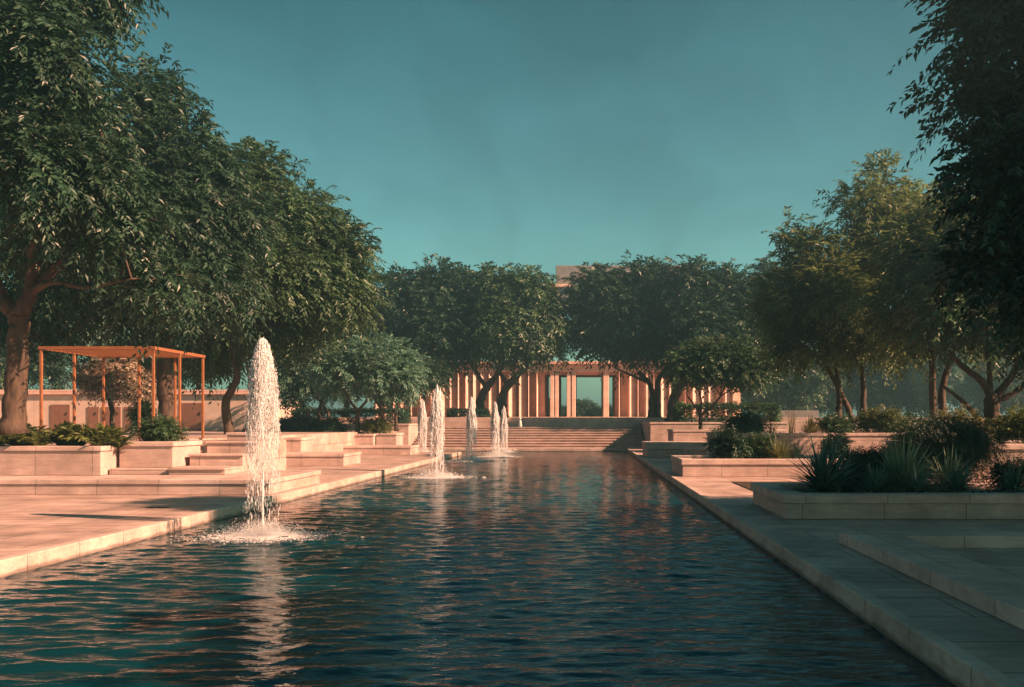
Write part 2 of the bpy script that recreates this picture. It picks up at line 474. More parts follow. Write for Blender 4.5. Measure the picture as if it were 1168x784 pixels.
block('stone_bench', 'taller stone block behind the long low bench, with a bright end beside the tallest plume', 'bench', -16, -11.2, 34.5, 36, .2, 1.2)
block('stone_bench', 'farthest low stone bench on the left, in front of the small rounded tree', 'bench', -18, -8.6, 43, 45.1, .2, .64)
planter('stone planter holding the small rounded tree left of the fountain row', -18, -10.95, 45.2, 47, .2, 1.21)
planter('short stone planter with a bright end, right of the small rounded tree', -10.9, -9.85, 45.6, 47.3, .2, 1.24)
planter('stone retaining planter with a dark hedge left of the far stairs', -19, -11.15, 55.2, 60.8, .2, 1.72)

# far stairs and the row of stone at the right
lv = []
for i in range(8):
    y = 55.7 + i * .56
    lv.append((y, y + .558 if i < 7 else 60.98, .1, .2 + .16 * (i + 1)))
steps('stone_stairs', 'wide flight of pale stone stairs across the far end of the pool', -11, 3.75, lv)

# right bank, near to far
th = thing('stone_platform', 'low teal-shaded stone platform with a sunken basin at the right edge', 'platform', (5, 11.6, .2))
p = MB()
p.box(3.35, 4.05, -6, 11.6, .2, .36); p.box(4.052, 14, 11.12, 11.598, .2, .3602); p.box(4.052, 14, -6, 8.8, .2, .3602)
p.build('base', M_cap, th, (5, 11.6, .2), bevel=.014)
MB().box(4.05, 14, 8.8, 11.12, .1, .208).build('basin_floor', M_pave, th, (5, 11.6, .2))
planter('broad shaded planter with dark spiky yuccas at the right, nearest the water', 3.3, 16, 14.45, 17.3, .2, .61, cap=.15, t=.34)
planter('low sunlit planter with grasses, second along the right bank', 2.85, 9.2, 25.8, 28.9, .2, .72, cap=.17)
planter('tall planter under the forked tree at the right edge', 10.2, 19, 24.4, 29.6, .2, 1.2, cap=.16, over=.06)
planter('tall long planter wall under the slender trees on the right', 5.0, 14.6, 34, 36.1, .2, 1.39, cap=.12)
block('stone_bench', 'low stone bench on the right bank facing the far end of the pool', 'bench', 2.8, 5.95, 40, 43, .2, .88, cap=.3, over=.05)
block('stone_block', 'small stone block in front of the right-hand stone bench', 'block', 4.35, 5.5, 38, 38.9, .2, .68, cap=.1)
planter('planter of the small forked tree, up behind the right-hand bench', 4.6, 10.5, 46, 49, .2, 1.42)
planter('planter with a clipped hedge beside the right end of the stairs', 3.85, 12, 52.2, 60.9, .2, 1.82)

# ------------------------------------------------------------------ leaves
def leaf_quads(c, d, n, L, wd):
    s = nrm(np.cross(d, n))
    L = np.asarray(L)[:, None]; wd = np.asarray(wd)[:, None]
    a = c; b = c + d * L * .42 + s * wd * .5 + n * wd * .12
    t = c + d * L - n * wd * .2; e = c + d * L * .42 - s * wd * .5 + n * wd * .12
    v = np.stack([a, b, t, e], 1).reshape(-1, 3)
    f = np.arange(len(c) * 4).reshape(-1, 4)
    return v, f

def sprays(o, a, ln, m, leaf, wd, droop, r):
    """m leaflets along each drooping twig"""
    S = len(o)
    t = (np.arange(m) + .6) / m
    t = np.broadcast_to(t, (S, m)) + r.normal(0, .02, (S, m))
    down = np.array([0, 0, -1.0])
    p = o[:, None] + a[:, None] * (ln[:, None] * t)[..., None] + down * (droop * ln[:, None] * t ** 2)[..., None]
    tan = nrm(a[:, None] + down * (2 * droop * t)[..., None])
    up = np.array([0, 0, 1.0]) + r.normal(0, .25, (S, 1, 3))
    side = nrm(np.cross(tan, np.broadcast_to(up, tan.shape)))
    sg = np.where(np.arange(m) % 2 == 0, 1.0, -1.0)[None, :, None]
    d = nrm(tan * .75 + side * sg * r.uniform(.5, 1.0, (S, m, 1)) + down * .18 + r.normal(0, .16, (S, m, 3)))
    n = nrm(np.cross(side, tan) + r.normal(0, .35, (S, m, 3)))
    sz = leaf * r.uniform(.7, 1.25, S * m)
    return leaf_quads(p.reshape(-1, 3), d.reshape(-1, 3), n.reshape(-1, 3), sz, sz * wd)

def crown_mesh(lobes, nsp, leaf, wd=.36, ln=.55, m=12, droop=.45, clump=.55, per=14, seed=1, fill=.2, hollow=.62):
    r = np.random.default_rng(seed)
    C = np.array([l[:3] for l in lobes], float); Q = np.array([l[3:6] for l in lobes], float)
    Q = np.maximum(Q - (clump * .6 + ln * .45), .42 * Q)
    wgt = (Q.prod(1)) ** (2 / 3); wgt /= wgt.sum()
    K = max(4, nsp // per)
    cc, oo = [], []
    while len(cc) < K:
        i = r.choice(len(C), p=wgt)
        d = r.normal(0, 1, 3); d /= np.linalg.norm(d)
        if d[2] < -.55 and r.random() < .6: continue
        u = hollow + (1.04 - hollow) * r.random() ** .7
        q = C[i] + d * Q[i] * u
        nd = np.linalg.norm((q - C) / Q, axis=1)
        if (np.delete(nd, i) < .68).any() and r.random() < .85: continue
        cc.append(q); oo.append(d)
    cc = np.array(cc); oo = np.array(oo)
    rad = clump * r.uniform(.6, 1.35, K)
    k = r.choice(K, nsp, p=(rad ** 2) / (rad ** 2).sum())
    dv = nrm(r.normal(0, 1, (nsp, 3)))
    pos = cc[k] + dv * (rad[k] * r.random(nsp) ** .45)[:, None]
    a = nrm(dv * .75 + oo[k] * .7 + r.normal(0, .3, (nsp, 3)) + np.array([0, 0, .12]))
    v, f = sprays(pos, a, ln * r.uniform(.6, 1.3, nsp), m, leaf, wd, droop, r)
    mb = MB().addnp(v, f)
    nf = int(nsp * m * fill * .4)
    if nf:                                   # inner leaves
        i = r.choice(len(C), nf, p=wgt)
        d = nrm(r.normal(0, 1, (nf, 3)))
        q = C[i] + d * Q[i] * (r.random((nf, 1)) ** .5 * .8)
        v, f = leaf_quads(q, nrm(r.normal(0, 1, (nf, 3))), nrm(r.normal(0, 1, (nf, 3))), leaf * 1.6 * r.uniform(.7, 1.3, nf), leaf * .8 * np.ones(nf))
        mb.addnp(v, f)
    return mb

def tree(name, label, base, stems, lobes, lmat, nsp, leaf, r0, seed, group=None, cat='tree', twig=4, **kw):
    """base: foot; stems: polylines (points, start radius, end radius); lobes: crown ellipsoids."""
    rs = random.Random(seed)
    th = thing(name, label, cat, base, group)
    mb = MB()
    ends = []
    for pts, ra, rb in stems:
        sp = spline(pts, 6)
        n = len(sp)
        sp = [p + Vector((rs.gauss(0, 1), rs.gauss(0, 1), 0)) * (ra * .09 if 0 < i < n - 1 else 0) for i, p in enumerate(sp)]
        rad = [ra + (rb - ra) * (i / (n - 1)) ** .8 for i in range(n)]
        if pts[0][2] < base[2] + .3:
            rad[0] *= 1.45; rad[1] *= 1.15
        mb.tube(sp, rad, 10, .07)
        ends.append((sp[-1], rb))
    for l in lobes:
        c = Vector(l[:3])
        e, rb = min(ends, key=lambda q: (q[0] - c).length)
        mid = e.lerp(c, .5) + Vector((rs.gauss(0, .25), rs.gauss(0, .25), (c - e).length * .06))
        sp = spline([e, mid, c], 6)
        rr = max(.02, rb * .75)
        mb.tube(sp, [rr + (.02 - rr) * i / (len(sp) - 1) for i in range(len(sp))], 7, .05)
        for _ in range(twig):
            d = Vector((rs.gauss(0, 1), rs.gauss(0, 1), rs.gauss(.2, .8))).normalized()
            tip = c + Vector((d.x * l[3], d.y * l[4], d.z * l[5])) * rs.uniform(.6, .95)
            s = sp[rs.randint(len(sp) // 2, len(sp) - 1)]
            md = s.lerp(tip, .5) + Vector((0, 0, .15 * rs.random()))
            q = spline([s, md, tip], 4)
            ra = max(.018, rr * .35)
            mb.tube(q, [ra + (.008 - ra) * i / (len(q) - 1) for i in range(len(q))], 5)
    mb.build('trunk', M_bark, th, base, smooth=True)
    crown_mesh(lobes, nsp, leaf, seed=seed, **kw).build('crown', lmat, th, base)
    return th

def LB(px, py, Y, rx, rz=None, ry=None):
    """crown lobe from its place and pixel radius at distance Y"""
    c = W(px, py, Y)
    s = Y / F
    rz = rx if rz is None else rz
    return (c.x, c.y, c.z, rx * s, (ry if ry is not None else rx * s), rz * s)

# --- left bank trees
Y = 20.5
tree('broadleaf_tree', 'tallest and nearest broadleaf tree, filling the upper left corner, with a thick forked trunk', W(14, 492, Y) ,
     [([W(14, 494, Y), W(18, 440, Y), W(20, 385, Y), W(22, 358, Y)], .27, .21),
      ([W(22, 360, Y), W(34, 335, Y), W(40, 290, Y), W(44, 240, Y - .6)], .19, .11),
      ([W(20, 360, Y), W(2, 340, Y), W(-18, 290, Y), W(-40, 200, Y)], .2, .12),
      ([W(33, 335, Y), W(60, 322, Y - .4), W(100, 328, Y - .8), W(150, 318, Y - 1.2)], .10, .02),
      ([W(34, 330, Y), W(70, 300, Y + .3), W(92, 268, Y + .4), W(100, 225, Y)], .13, .07)],
     [LB(30, 60, 18, 85, 75), LB(-60, 120, 18, 110, 120), LB(60, -40, 19, 95, 70), LB(20, 190, 17.5, 80, 70), LB(90, 200, 18.5, 65, 62),
      LB(-40, -60, 20, 120, 90), LB(130, 250, 19.5, 75, 50), LB(-70, 270, 22, 70, 50), LB(60, 262, 21, 60, 42), LB(190, 330, 21, 58, 40), LB(100, 120, 21, 50, 60)],
     L_dark, 7600, .17, .34, 21, group='large trees along the left bank', m=13, ln=.62, droop=.6, clump=.6)
Y = 29.5
tree('broadleaf_tree', 'dense dark broadleaf tree rising behind the orange pergola', W(192, 493, Y),
     [([W(192, 494, Y), W(190, 450, Y), W(186, 410, Y), W(192, 370, Y)], .30, .22),
      ([W(192, 372, Y), W(215, 330, Y), W(230, 280, Y)], .17, .1), ([W(191, 372, Y), W(165, 330, Y), W(150, 270, Y)], .17, .1)],
     [LB(175, 125, 28, 58, 62), LB(225, 190, 27.5, 58, 62), LB(130, 190, 27, 70, 70), LB(190, 250, 27, 85, 70), LB(262, 255, 28.5, 58, 62),
      LB(100, 300, 28, 90, 62), LB(235, 325, 28, 70, 52), LB(160, 350, 29, 70, 38), LB(30, 360, 30, 80, 42), LB(60, 240, 30, 90, 90)],
     L_dark, 7000, .21, .3, 22, group='large trees along the left bank', m=12, ln=.7, droop=.55, clump=.75)
Y = 36
tree('broadleaf_tree', 'broad sunlit-edged tree behind the tallest fountain, sloping down towards the far trees', W(290, 492, Y),
     [([W(284, 500, Y), W(290, 470, Y), W(298, 430, Y), W(308, 402, Y)], .28, .2),
      ([W(308, 404, Y), W(335, 378, Y), W(362, 340, Y)], .15, .08), ([W(308, 404, Y), W(290, 375, Y), W(270, 330, Y)], .15, .08),
      ([W(262, 500, Y), W(258, 460, Y), W(270, 430, Y), W(262, 390, Y)], .2, .12)],
     [LB(290, 215, 35, 48, 56), LB(345, 250, 35, 52, 52), LB(385, 290, 35, 45, 50), LB(310, 310, 34, 75, 60), LB(250, 330, 34, 70, 58),
      LB(375, 335, 35, 55, 40), LB(398, 345, 37, 36, 26), LB(265, 250, 36, 45, 60), LB(330, 372, 36, 60, 28), LB(225, 395, 37, 60, 35)],
     L_mid, 7000, .23, .28, 23, group='large trees along the left bank', m=12, ln=.75, droop=.5, clump=.8)
Y = 46
tree('small_tree', 'small rounded tree with a pale forked trunk in the left planter', W(408, 500, Y),
     [([W(407, 497, Y), W(408, 480, Y), W(408, 468, Y)], .13, .1), ([W(408, 469, Y), W(398, 456, Y), W(390, 440, Y)], .08, .05),
      ([W(408, 469, Y), W(420, 455, Y), W(428, 438, Y)], .08, .05)],
     [LB(400, 426, 46, 50, 32), LB(445, 430, 45.5, 42, 32), LB(428, 408, 46, 46, 26), LB(464, 424, 46.5, 28, 24), LB(380, 412, 46.5, 34, 24)],
     L_blue, 2600, .2, .13, 24, group='small trees behind the left planters', m=12, ln=.5, droop=.35, clump=.5)
Y = 50
tree('small_tree', 'multi-stemmed small tree in shade, just left of the small rounded tree', W(365, 495, Y),
     [([W(352, 494, Y), W(352, 475, Y), W(342, 455, Y), W(336, 440, Y)], .13, .07), ([W(366, 494, Y), W(364, 470, Y), W(372, 450, Y), W(380, 435, Y)], .14, .07),
      ([W(378, 494, Y), W(374, 472, Y), W(360, 450, Y)], .12, .07)],
     [LB(345, 422, 50, 42, 34), LB(375, 430, 50, 36, 30), LB(352, 402, 50, 42, 26), LB(325, 436, 50, 34, 30)],
     L_blue, 2200, .22, .13, 25, group='small trees behind the left planters', m=10, ln=.55, droop=.35, clump=.55)
Y = 52
tree('small_tree', 'shaded small tree with a leaning stem, right of the small rounded tree', W(440, 492, Y),
     [([W(441, 491, Y), W(436, 470, Y), W(424, 450, Y), W(418, 435, Y)], .1, .06), ([W(452, 492, Y), W(452, 465, Y), W(458, 440, Y)], .12, .07)],
     [LB(452, 432, 52, 36, 24), LB(480, 428, 53, 30, 24), LB(425, 430, 53, 26, 20)],
     L_dark, 1700, .24, .12, 26, group='small trees behind the left planters', m=9, ln=.6, droop=.4, clump=.6)
Y = 41
tree('blossom_tree', 'pale sunlit tree seen through the orange pergola', W(128, 492, Y),
     [([W(128, 493, Y), W(128, 470, Y), W(124, 452, Y)], .14, .1), ([W(125, 455, Y), W(138, 440, Y), W(150, 430, Y)], .07, .04)],
     [LB(112, 432, 41, 28, 20), LB(145, 438, 41, 28, 18), LB(130, 420, 41.5, 26, 16)],
     L_pale, 1500, .17, .13, 27, m=9, ln=.45, clump=.45)

# --- trees either side of the far stairs
G = 'large trees either side of the far stairs'
Y = 64
tree('broadleaf_tree', 'dark tree with a leaning trunk left of the far stairs', W(548, 478, Y),
     [([W(549, 478, Y), W(548, 460, Y), W(552, 448, Y), W(562, 432, Y)], .36, .26), ([W(556, 444, Y), W(545, 428, Y), W(535, 410, Y)], .2, .12),
      ([W(562, 434, Y), W(572, 420, Y), W(575, 405, Y)], .2, .12)],
     [LB(455, 345, 64, 42, 40), LB(500, 335, 64, 42, 36), LB(545, 340, 65, 40, 36), LB(450, 390, 64, 40, 40), LB(500, 382, 63, 48, 40), LB(540, 388, 64, 35, 26),
      LB(430, 415, 65, 40, 26), LB(475, 412, 65, 40, 22)],
     L_dark, 5200, .36, .4, 31, group=G, m=10, ln=1.0, droop=.45, clump=1.2)
tree('broadleaf_tree', 'sunlit-edged tree left of the far stairs, nearest the crown gap', W(574, 478, 63.5),
     [([W(573, 478, 63.5), W(572, 460, 63.5), W(576, 445, 63.5), W(590, 428, 63.5)], .4, .26), ([W(590, 429, 63.5), W(604, 414, 63.5), W(612, 400, 63.5)], .2, .1),
      ([W(580, 440, 63.5), W(570, 425, 63.5), W(560, 405, 63.5)], .2, .1)],
     [LB(570, 335, 63, 34, 34), LB(605, 335, 62.5, 30, 34), LB(622, 365, 62, 27, 34), LB(585, 375, 62, 44, 40), LB(630, 383, 62.5, 21, 26), LB(560, 380, 63, 35, 25), LB(608, 384, 62, 30, 22)],
     L_mid, 4600, .34, .4, 32, group=G, m=10, ln=1.0, droop=.6, clump=1.1)
Y = 63
tree('broadleaf_tree', 'dark tree with a twin trunk just right of the far stairs', W(746, 477, Y),
     [([W(743, 478, Y), W(744, 455, Y), W(742, 440, Y), W(728, 424, Y)], .26, .16), ([W(750, 478, Y), W(750, 450, Y), W(752, 432, Y), W(764, 415, Y)], .26, .16),
      ([W(738, 436, Y), W(720, 428, Y), W(702, 420, Y)], .13, .06)],
     [LB(684, 331, 63, 40, 36), LB(735, 330, 63, 42, 34), LB(675, 368, 62.5, 28, 38), LB(720, 368, 62, 48, 42), LB(770, 345, 64, 36, 40), LB(760, 388, 63, 42, 30),
      LB(705, 398, 62, 26, 14), LB(668, 356, 63, 18, 22)],
     L_dark, 5200, .35, .36, 33, group=G, m=10, ln=1.0, droop=.55, clump=1.15)
Y = 60
tree('broadleaf_tree', 'dark thick-trunked tree in the hedge planter right of the stairs', W(770, 479, Y),
     [([W(766, 482, Y), W(768, 460, Y), W(772, 445, Y), W(782, 428, Y)], .42, .3), ([W(774, 443, Y), W(790, 432, Y), W(812, 424, Y)], .2, .1)],
     [LB(790, 330, 60, 38, 34), LB(830, 335, 60, 38, 36), LB(862, 350, 60, 34, 36), LB(800, 378, 59, 46, 38), LB(845, 388, 59, 44, 34), LB(800, 405, 60, 40, 22), LB(880, 320, 62, 28, 30), LB(880, 390, 60, 36, 34)],
     L_dark, 5600, .34, .42, 34, group=G, m=10, ln=1.0, droop=.5, clump=1.1)
Y = 47.5
tree('small_tree', 'small forked tree growing out of the planter behind the right-hand bench', W(801, 492, Y),
     [([W(800, 493, Y), W(799, 482, Y), W(799, 473, Y)], .12, .1), ([W(799, 474, Y), W(792, 462, Y), W(784, 452, Y)], .07, .04), ([W(799, 474, Y), W(812, 464, Y), W(822, 452, Y)], .08, .05),
      ([W(799, 476, Y), W(800, 460, Y), W(798, 448, Y)], .06, .04)],
     [LB(785, 422, 47.5, 30, 24), LB(820, 416, 47.5, 34, 28), LB(855, 424, 47, 32, 22), LB(840, 405, 47.5, 30, 24), LB(800, 408, 48, 32, 24), LB(872, 415, 47, 20, 20)],
     L_mid, 2900, .21, .12, 35, m=10, ln=.55, droop=.4, clump=.55)

# --- right bank trees
G = 'slender trees on the right bank'
Y = 37
tree('slender_tree', 'airy olive tree with a leaning stem, topmost of the trees on the right bank', W(972, 478, Y),
     [([W(957, 482, Y), W(957, 450, Y), W(955, 430, Y), W(952, 400, Y)], .14, .09), ([W(972, 482, Y), W(966, 462, Y), W(952, 436, Y), W(940, 412, Y)], .15, .08),
      ([W(985, 482, Y), W(985, 455, Y), W(984, 432, Y), W(978, 400, Y)], .15, .09)],
     [LB(890, 270, 37, 26, 20), LB(925, 290, 37, 40, 34), LB(985, 235, 37, 44, 36), LB(1005, 205, 37, 26, 22), LB(950, 330, 36, 60, 48), LB(900, 345, 37, 46, 44), LB(1010, 280, 37, 55, 50), LB(1040, 240, 38, 38, 34),
      LB(980, 385, 36.5, 62, 36), LB(910, 395, 37, 44, 26)],
     L_olive, 5000, .22, .15, 41, group=G, m=11, ln=.7, droop=.35, clump=.6, hollow=.5, fill=.04)
Y = 32
tree('slender_tree', 'olive tree on two straight thin trunks between the lit shrub and the forked tree', W(1067, 484, Y),
     [([W(1065, 490, Y), W(1064, 450, Y), W(1063, 410, Y), W(1062, 370, Y)], .15, .1), ([W(1076, 490, Y), W(1075, 450, Y), W(1082, 415, Y), W(1096, 380, Y)], .16, .09)],
     [LB(1060, 290, 32, 62, 50), LB(1100, 330, 31.5, 60, 50), LB(1040, 350, 31.5, 54, 40), LB(1090, 250, 32, 50, 44), LB(1120, 385, 31, 44, 26), LB(1035, 388, 32, 40, 22)],
     L_olive, 3400, .2, .15, 42, group=G, m=11, ln=.65, droop=.4, clump=.6, fill=.05)
Y = 27
tree('forked_tree', 'low-forking tree with spreading bare limbs in the tall planter at the right edge', W(1130, 490, Y),
     [([W(1134, 492, Y), W(1132, 470, Y), W(1130, 452, Y)], .26, .2), ([W(1131, 455, Y), W(1120, 435, Y), W(1098, 418, Y), W(1078, 398, Y)], .13, .07),
      ([W(1130, 455, Y), W(1128, 425, Y), W(1126, 395, Y)], .1, .06), ([W(1132, 456, Y), W(1150, 435, Y), W(1165, 405, Y)], .14, .08),
      ([W(1134, 458, Y), W(1160, 446, Y), W(1185, 420, Y)], .12, .07), ([W(1118, 480, Y), W(1098, 458, Y), W(1075, 440, Y)], .1, .04)],
     [LB(1090, 360, 27, 50, 40), LB(1140, 360, 27, 60, 40), LB(1190, 350, 27, 60, 60), LB(1130, 300, 28, 70, 60), LB(1200, 250, 28, 80, 70), LB(1160, 395, 26.5, 44, 20)],
     L_mid, 3600, .2, .26, 43, m=11, ln=.65, droop=.4, clump=.6)
base = Vector((10.2, 12.6, .2))
tree('broadleaf_tree', 'big dark-leaved tree overhanging the upper right corner', base,
     [([base, base + Vector((.1, 0, 1.6)), base + Vector((-.1, .1, 3.2))], .36, .26), ([base + Vector((-.1, .1, 3.1)), base + Vector((-1.4, .1, 4.6)), base + Vector((-2.4, .2, 6.2))], .17, .09),
      ([base + Vector((-.1, .1, 3.1)), base + Vector((.8, -.2, 5)), base + Vector((1.2, 0, 7))], .18, .1)],
     [LB(1120, 110, 13, 62, 62), LB(1145, 20, 13, 90, 75), LB(1165, 210, 12.5, 90, 80), LB(1125, 200, 13.5, 50, 62), LB(1180, 310, 12.5, 90, 62), LB(1250, 120, 12.5, 120, 130), LB(1270, 300, 12, 120, 90),
      LB(1110, 310, 13.5, 40, 36), LB(1220, -60, 13, 130, 100), LB(1370, 180, 12, 130, 130), LB(1350, 0, 12.5, 150, 120)],
     L_dark, 7200, .15, .36, 44, group='overhanging trees on the right', m=12, ln=.55, droop=.45, clump=.5, wd=.42)
base = Vector((9.4, 5.2, .36))
tree('broadleaf_tree', 'dark broadleaf tree just outside the right edge that shades the near walkway', base,
     [([base, base + Vector((.1, 0, 1.6)), base + Vector((-.1, .1, 3.0))], .36, .26), ([base + Vector((-.1, .1, 2.9)), base + Vector((.8, -.2, 5)), base + Vector((1.2, 0, 6.4))], .18, .1)],
     [(9.2, 5, 4.4, 3.0, 3.4, 2.4), (9.6, 7.5, 4.6, 2.2, 2.6, 2.0), (10.5, 1, 4.4, 3, 3.4, 2.4), (9.2, 5, 5.6, 3.0, 3.4, 2.2), (11.5, 3.5, 6.4, 3.2, 3.2, 2.6), (11, 7.5, 6.5, 3, 2.8, 2.4), (12.5, 0.5, 6, 3, 3, 2.5), (9.5, 1.5, 5.5, 2.6, 2.8, 2)],
     L_dark, 5200, .24, .36, 45, group='overhanging trees on the right', m=11, ln=.7, clump=.7, fill=.8)
base = Vector((15, 10.5, .2))  # unseen tree, added so the near right paving lies fully in shade
tree('broadleaf_tree', 'second dark tree added out of view past the right edge to deepen the walkway shade', base,
     [([base, base + Vector((.1, 0, 1.6)), base + Vector((-.1, .1, 3.0))], .36, .26), ([base + Vector((-.1, .1, 2.9)), base + Vector((.8, -.2, 5)), base + Vector((1.2, 0, 6.4))], .18, .1)],
     [(14.5, 10, 6.2, 3.4, 3.6, 2.8), (16, 7.5, 8, 3.2, 3.2, 2.8), (15, 12.5, 8, 3, 2.8, 2.6), (14, 5.5, 6.5, 3, 3, 2.8), (15, 9, 10, 3, 3.5, 2)],
     L_dark, 5200, .24, .36, 46, group='overhanging trees on the right', m=11, ln=.7, clump=.7, fill=.8)

base = Vector((15.6, 18.6, .22))  # unseen tree, added to keep the sun off the large rounded shrub
tree('small_tree', 'small dark tree added out of view past the right edge to shade the large rounded shrub', base,
     [([base, base + Vector((.05, 0, 1.4)), base + Vector((-.1, .1, 2.6))], .16, .11), ([base + Vector((-.1, .1, 2.5)), base + Vector((.5, -.2, 3.6)), base + Vector((.8, 0, 4.6))], .09, .05)],
     [(15.4, 18.4, 4.4, 1.9, 2.2, 1.5), (15.9, 20, 5, 1.6, 1.5, 1.3), (15.2, 17, 4.8, 1.6, 1.6, 1.3), (15.3, 19.5, 3.4, 1.5, 1.5, 1)],
     L_dark, 3400, .16, .16, 47, m=10, ln=.5, clump=.45, fill=.9)

# --- far trees, beyond the buildings
def lobes_round(h, w, seed, n=8):
    r = random.Random(seed)
    out = [(0, 0, h * .66, w * .55, w * .55, h * .30)]
    for i in range(n):
        a = i * 2 * math.pi / n + r.uniform(-.3, .3)
        out.append((math.cos(a) * w * .5, math.sin(a) * w * .5, h * r.uniform(.42, .78), w * r.uniform(.3, .42), w * r.uniform(.3, .42), h * r.uniform(.16, .24)))
    return out
far_protos = []
for s, (h, w, lm) in enumerate(((11, 7, L_dark), (9, 8, L_mid), (13, 8, L_blue))):
    far_protos.append((h, w, lm, s))
far_made = {}
def far_tree(x, y, z, kind, sc_, rz, label, group):
    if kind not in far_made:
        h, w, lm, s = far_protos[kind]
        b = Vector((0, 0, 0))
        th = tree('distant_tree', label, b, [([b, Vector((.1, 0, h * .2)), Vector((0, .1, h * .42))], .3, .18), ([Vector((0, 0, h * .25)), Vector((1, .3, h * .4)), Vector((1.6, .4, h * .55))], .16, .08)],
                  lobes_round(h, w * .62, 70 + s), lm, 2600, .38, .3, 60 + s, group=group, m=8, ln=.9, clump=1.0)
        far_made[kind] = th
    else:
        src = far_made[kind]
        th = src.copy(); col.objects.link(th)
        for ch in src.children:
            c = ch.copy(); col.objects.link(c); c.parent = th
        th['label'] = label; th['group'] = group
    th.location = (x, y, z); th.scale = (sc_, sc_, sc_); th.rotation_euler = (0, 0, rz)
    return th
rf = random.Random(3)
for px, Yd, kd, s_ in ((664, 128, 1, .62), (683, 126, 0, .38), (640, 128, 1, .5), (624, 124, 0, .5), (700, 122, 1, .5)):
    far_tree((px - CX) * Yd / F, Yd, .2, kd, s_, rf.uniform(0, 6), 'round green tree seen through the openings of the colonnade', 'trees beyond the colonnade')
for px, Yd, kd, s_ in ((860, 88, 2, .8), (893, 96, 0, .9), (925, 88, 1, 1.0), (960, 94, 2, .8), (995, 88, 0, .9), (1035, 92, 1, 1.05), (1075, 86, 2, .85), (1115, 90, 0, 1), (1155, 84, 1, 1), (1200, 88, 2, 1),
                       (845, 104, 1, 1.0), (980, 108, 1, 1.1), (1060, 110, 2, 1.0)):
    far_tree((px - CX) * Yd / F, Yd, .2, kd, s_, rf.uniform(0, 6), 'hazy blue-green tree in the far row behind the right bank', 'hazy trees behind the right bank')
for px, Yd, kd, s_ in ((30, 60, 0, .8), (95, 66, 2, .8), (160, 70, 1, .9), (225, 66, 0, .85), (285, 70, 2, .8), (340, 66, 1, .9), (395, 68, 0, .9), (-40, 58, 1, .9)):
    far_tree((px - CX) * Yd / F, Yd, 1.3 if Yd < 61 else 2.15, kd, s_, rf.uniform(0, 6), 'dark background tree in the shade behind the left bank', 'background trees behind the left bank')

# ------------------------------------------------------------------ buildings
BZ, BY = 2.15, 75.0
def bx(px): return (px - CX) * BY / F
ob = Vector((0, BY, BZ))
colo = thing('colonnade_building', 'long low terracotta-pink colonnade at the head of the stairs', 'building', ob)
ZL, ZT = 6.12, 7.0
MB().box(bx(425), bx(621), BY + .6, BY + 9, BZ, ZL).build('wall', M_build, colo, ob, bevel=.02)
MB().box(bx(702), bx(846), BY + .6, BY + 9, BZ, ZL).build('wall', M_build, colo, ob, bevel=.02)
MB().box(bx(424), bx(847), BY - .25, BY + 9.2, ZL + .002, ZL + .62).build('entablature', M_fin, colo, ob, bevel=.03)
MB().box(bx(421), bx(850), BY - .65, BY + 9.6, ZL + .622, ZT).build('cornice', M_build, colo, ob, bevel=.03)
MB().box(bx(424), bx(847), BY - .3, BY + 9.2, BZ - .05, BZ + .12).build('plinth', M_fin, colo, ob, bevel=.02)
fin0 = None
def fin(x, w, y0, y1, name='pilaster'):  # wide wedges are facade panels, shaped with facets turned to catch the sun
    a = w * .42 if w < .5 else .18
    e = a * .8 if w < .5 else w * .75
    dp = .2 if w < .5 else .1
    v = [(x - a, y1, BZ + .122), (x, y0 - dp, BZ + .122), (x + e, y1 - (0 if w < .5 else .35), BZ + .122), (x - a, y1, ZL), (x, y0 - dp, ZL), (x + e, y1 - (0 if w < .5 else .35), ZL)]
    MB().add(v, [(0, 2, 1), (3, 4, 5), (0, 1, 4, 3), (1, 2, 5, 4), (2, 0, 3, 5)]).build(name, M_fin, colo, ob, bevel=.012)
rp_ = random.Random(9)
px = 429
while px < 619:
    fin(bx(px), rp_.choice((.4, .8, .85, .95)), BY - .12, BY + .598)
    px += rp_.choice((8.5, 9.5, 10.5, 12))
px = 706
while px < 845:
    fin(bx(px), rp_.choice((.4, .8, .85, .95)), BY - .12, BY + .598)
    px += rp_.choice((8.5, 9.5, 10.5, 12))
for a, b_ in ((627.5, 632), (633, 637), (646.5, 650.5), (652, 656.5), (688, 694.5)):
    for y0 in (BY - .15, BY + 4.2, BY + 8.2):
        MB().box(bx(a), bx(b_), y0, y0 + .7, BZ + .122, ZL).build('column', M_fin, colo, ob, bevel=.03)
MB().box(bx(621), bx(702), BY + .5, BY + 1.0, ZL - .22, ZL).build('lintel', M_build, colo, ob, bevel=.02)

ot = Vector((6, 100, .2))
gant = thing('tall_building', 'grey concrete roof block of a taller building showing above the gap between the trees', 'building', ot)
MB().box(4.2, 13, 100, 112, .2, 15.9).build('tower', M_conc, gant, ot, bevel=.05)
MB().box(-4.2, 13.6, 99.4, 112.6, 15.9, 17.1).build('floor_slab', M_conc, gant, ot, bevel=.05)
MB().box(-4.8, 14.0, 99.0, 113, 17.102, 17.45).build('cornice', M_build, gant, ot, bevel=.03)
MB().box(-3.4, 13.2, 99.9, 112.2, 17.452, 19.7).build('parapet', M_conc, gant, ot, bevel=.05)

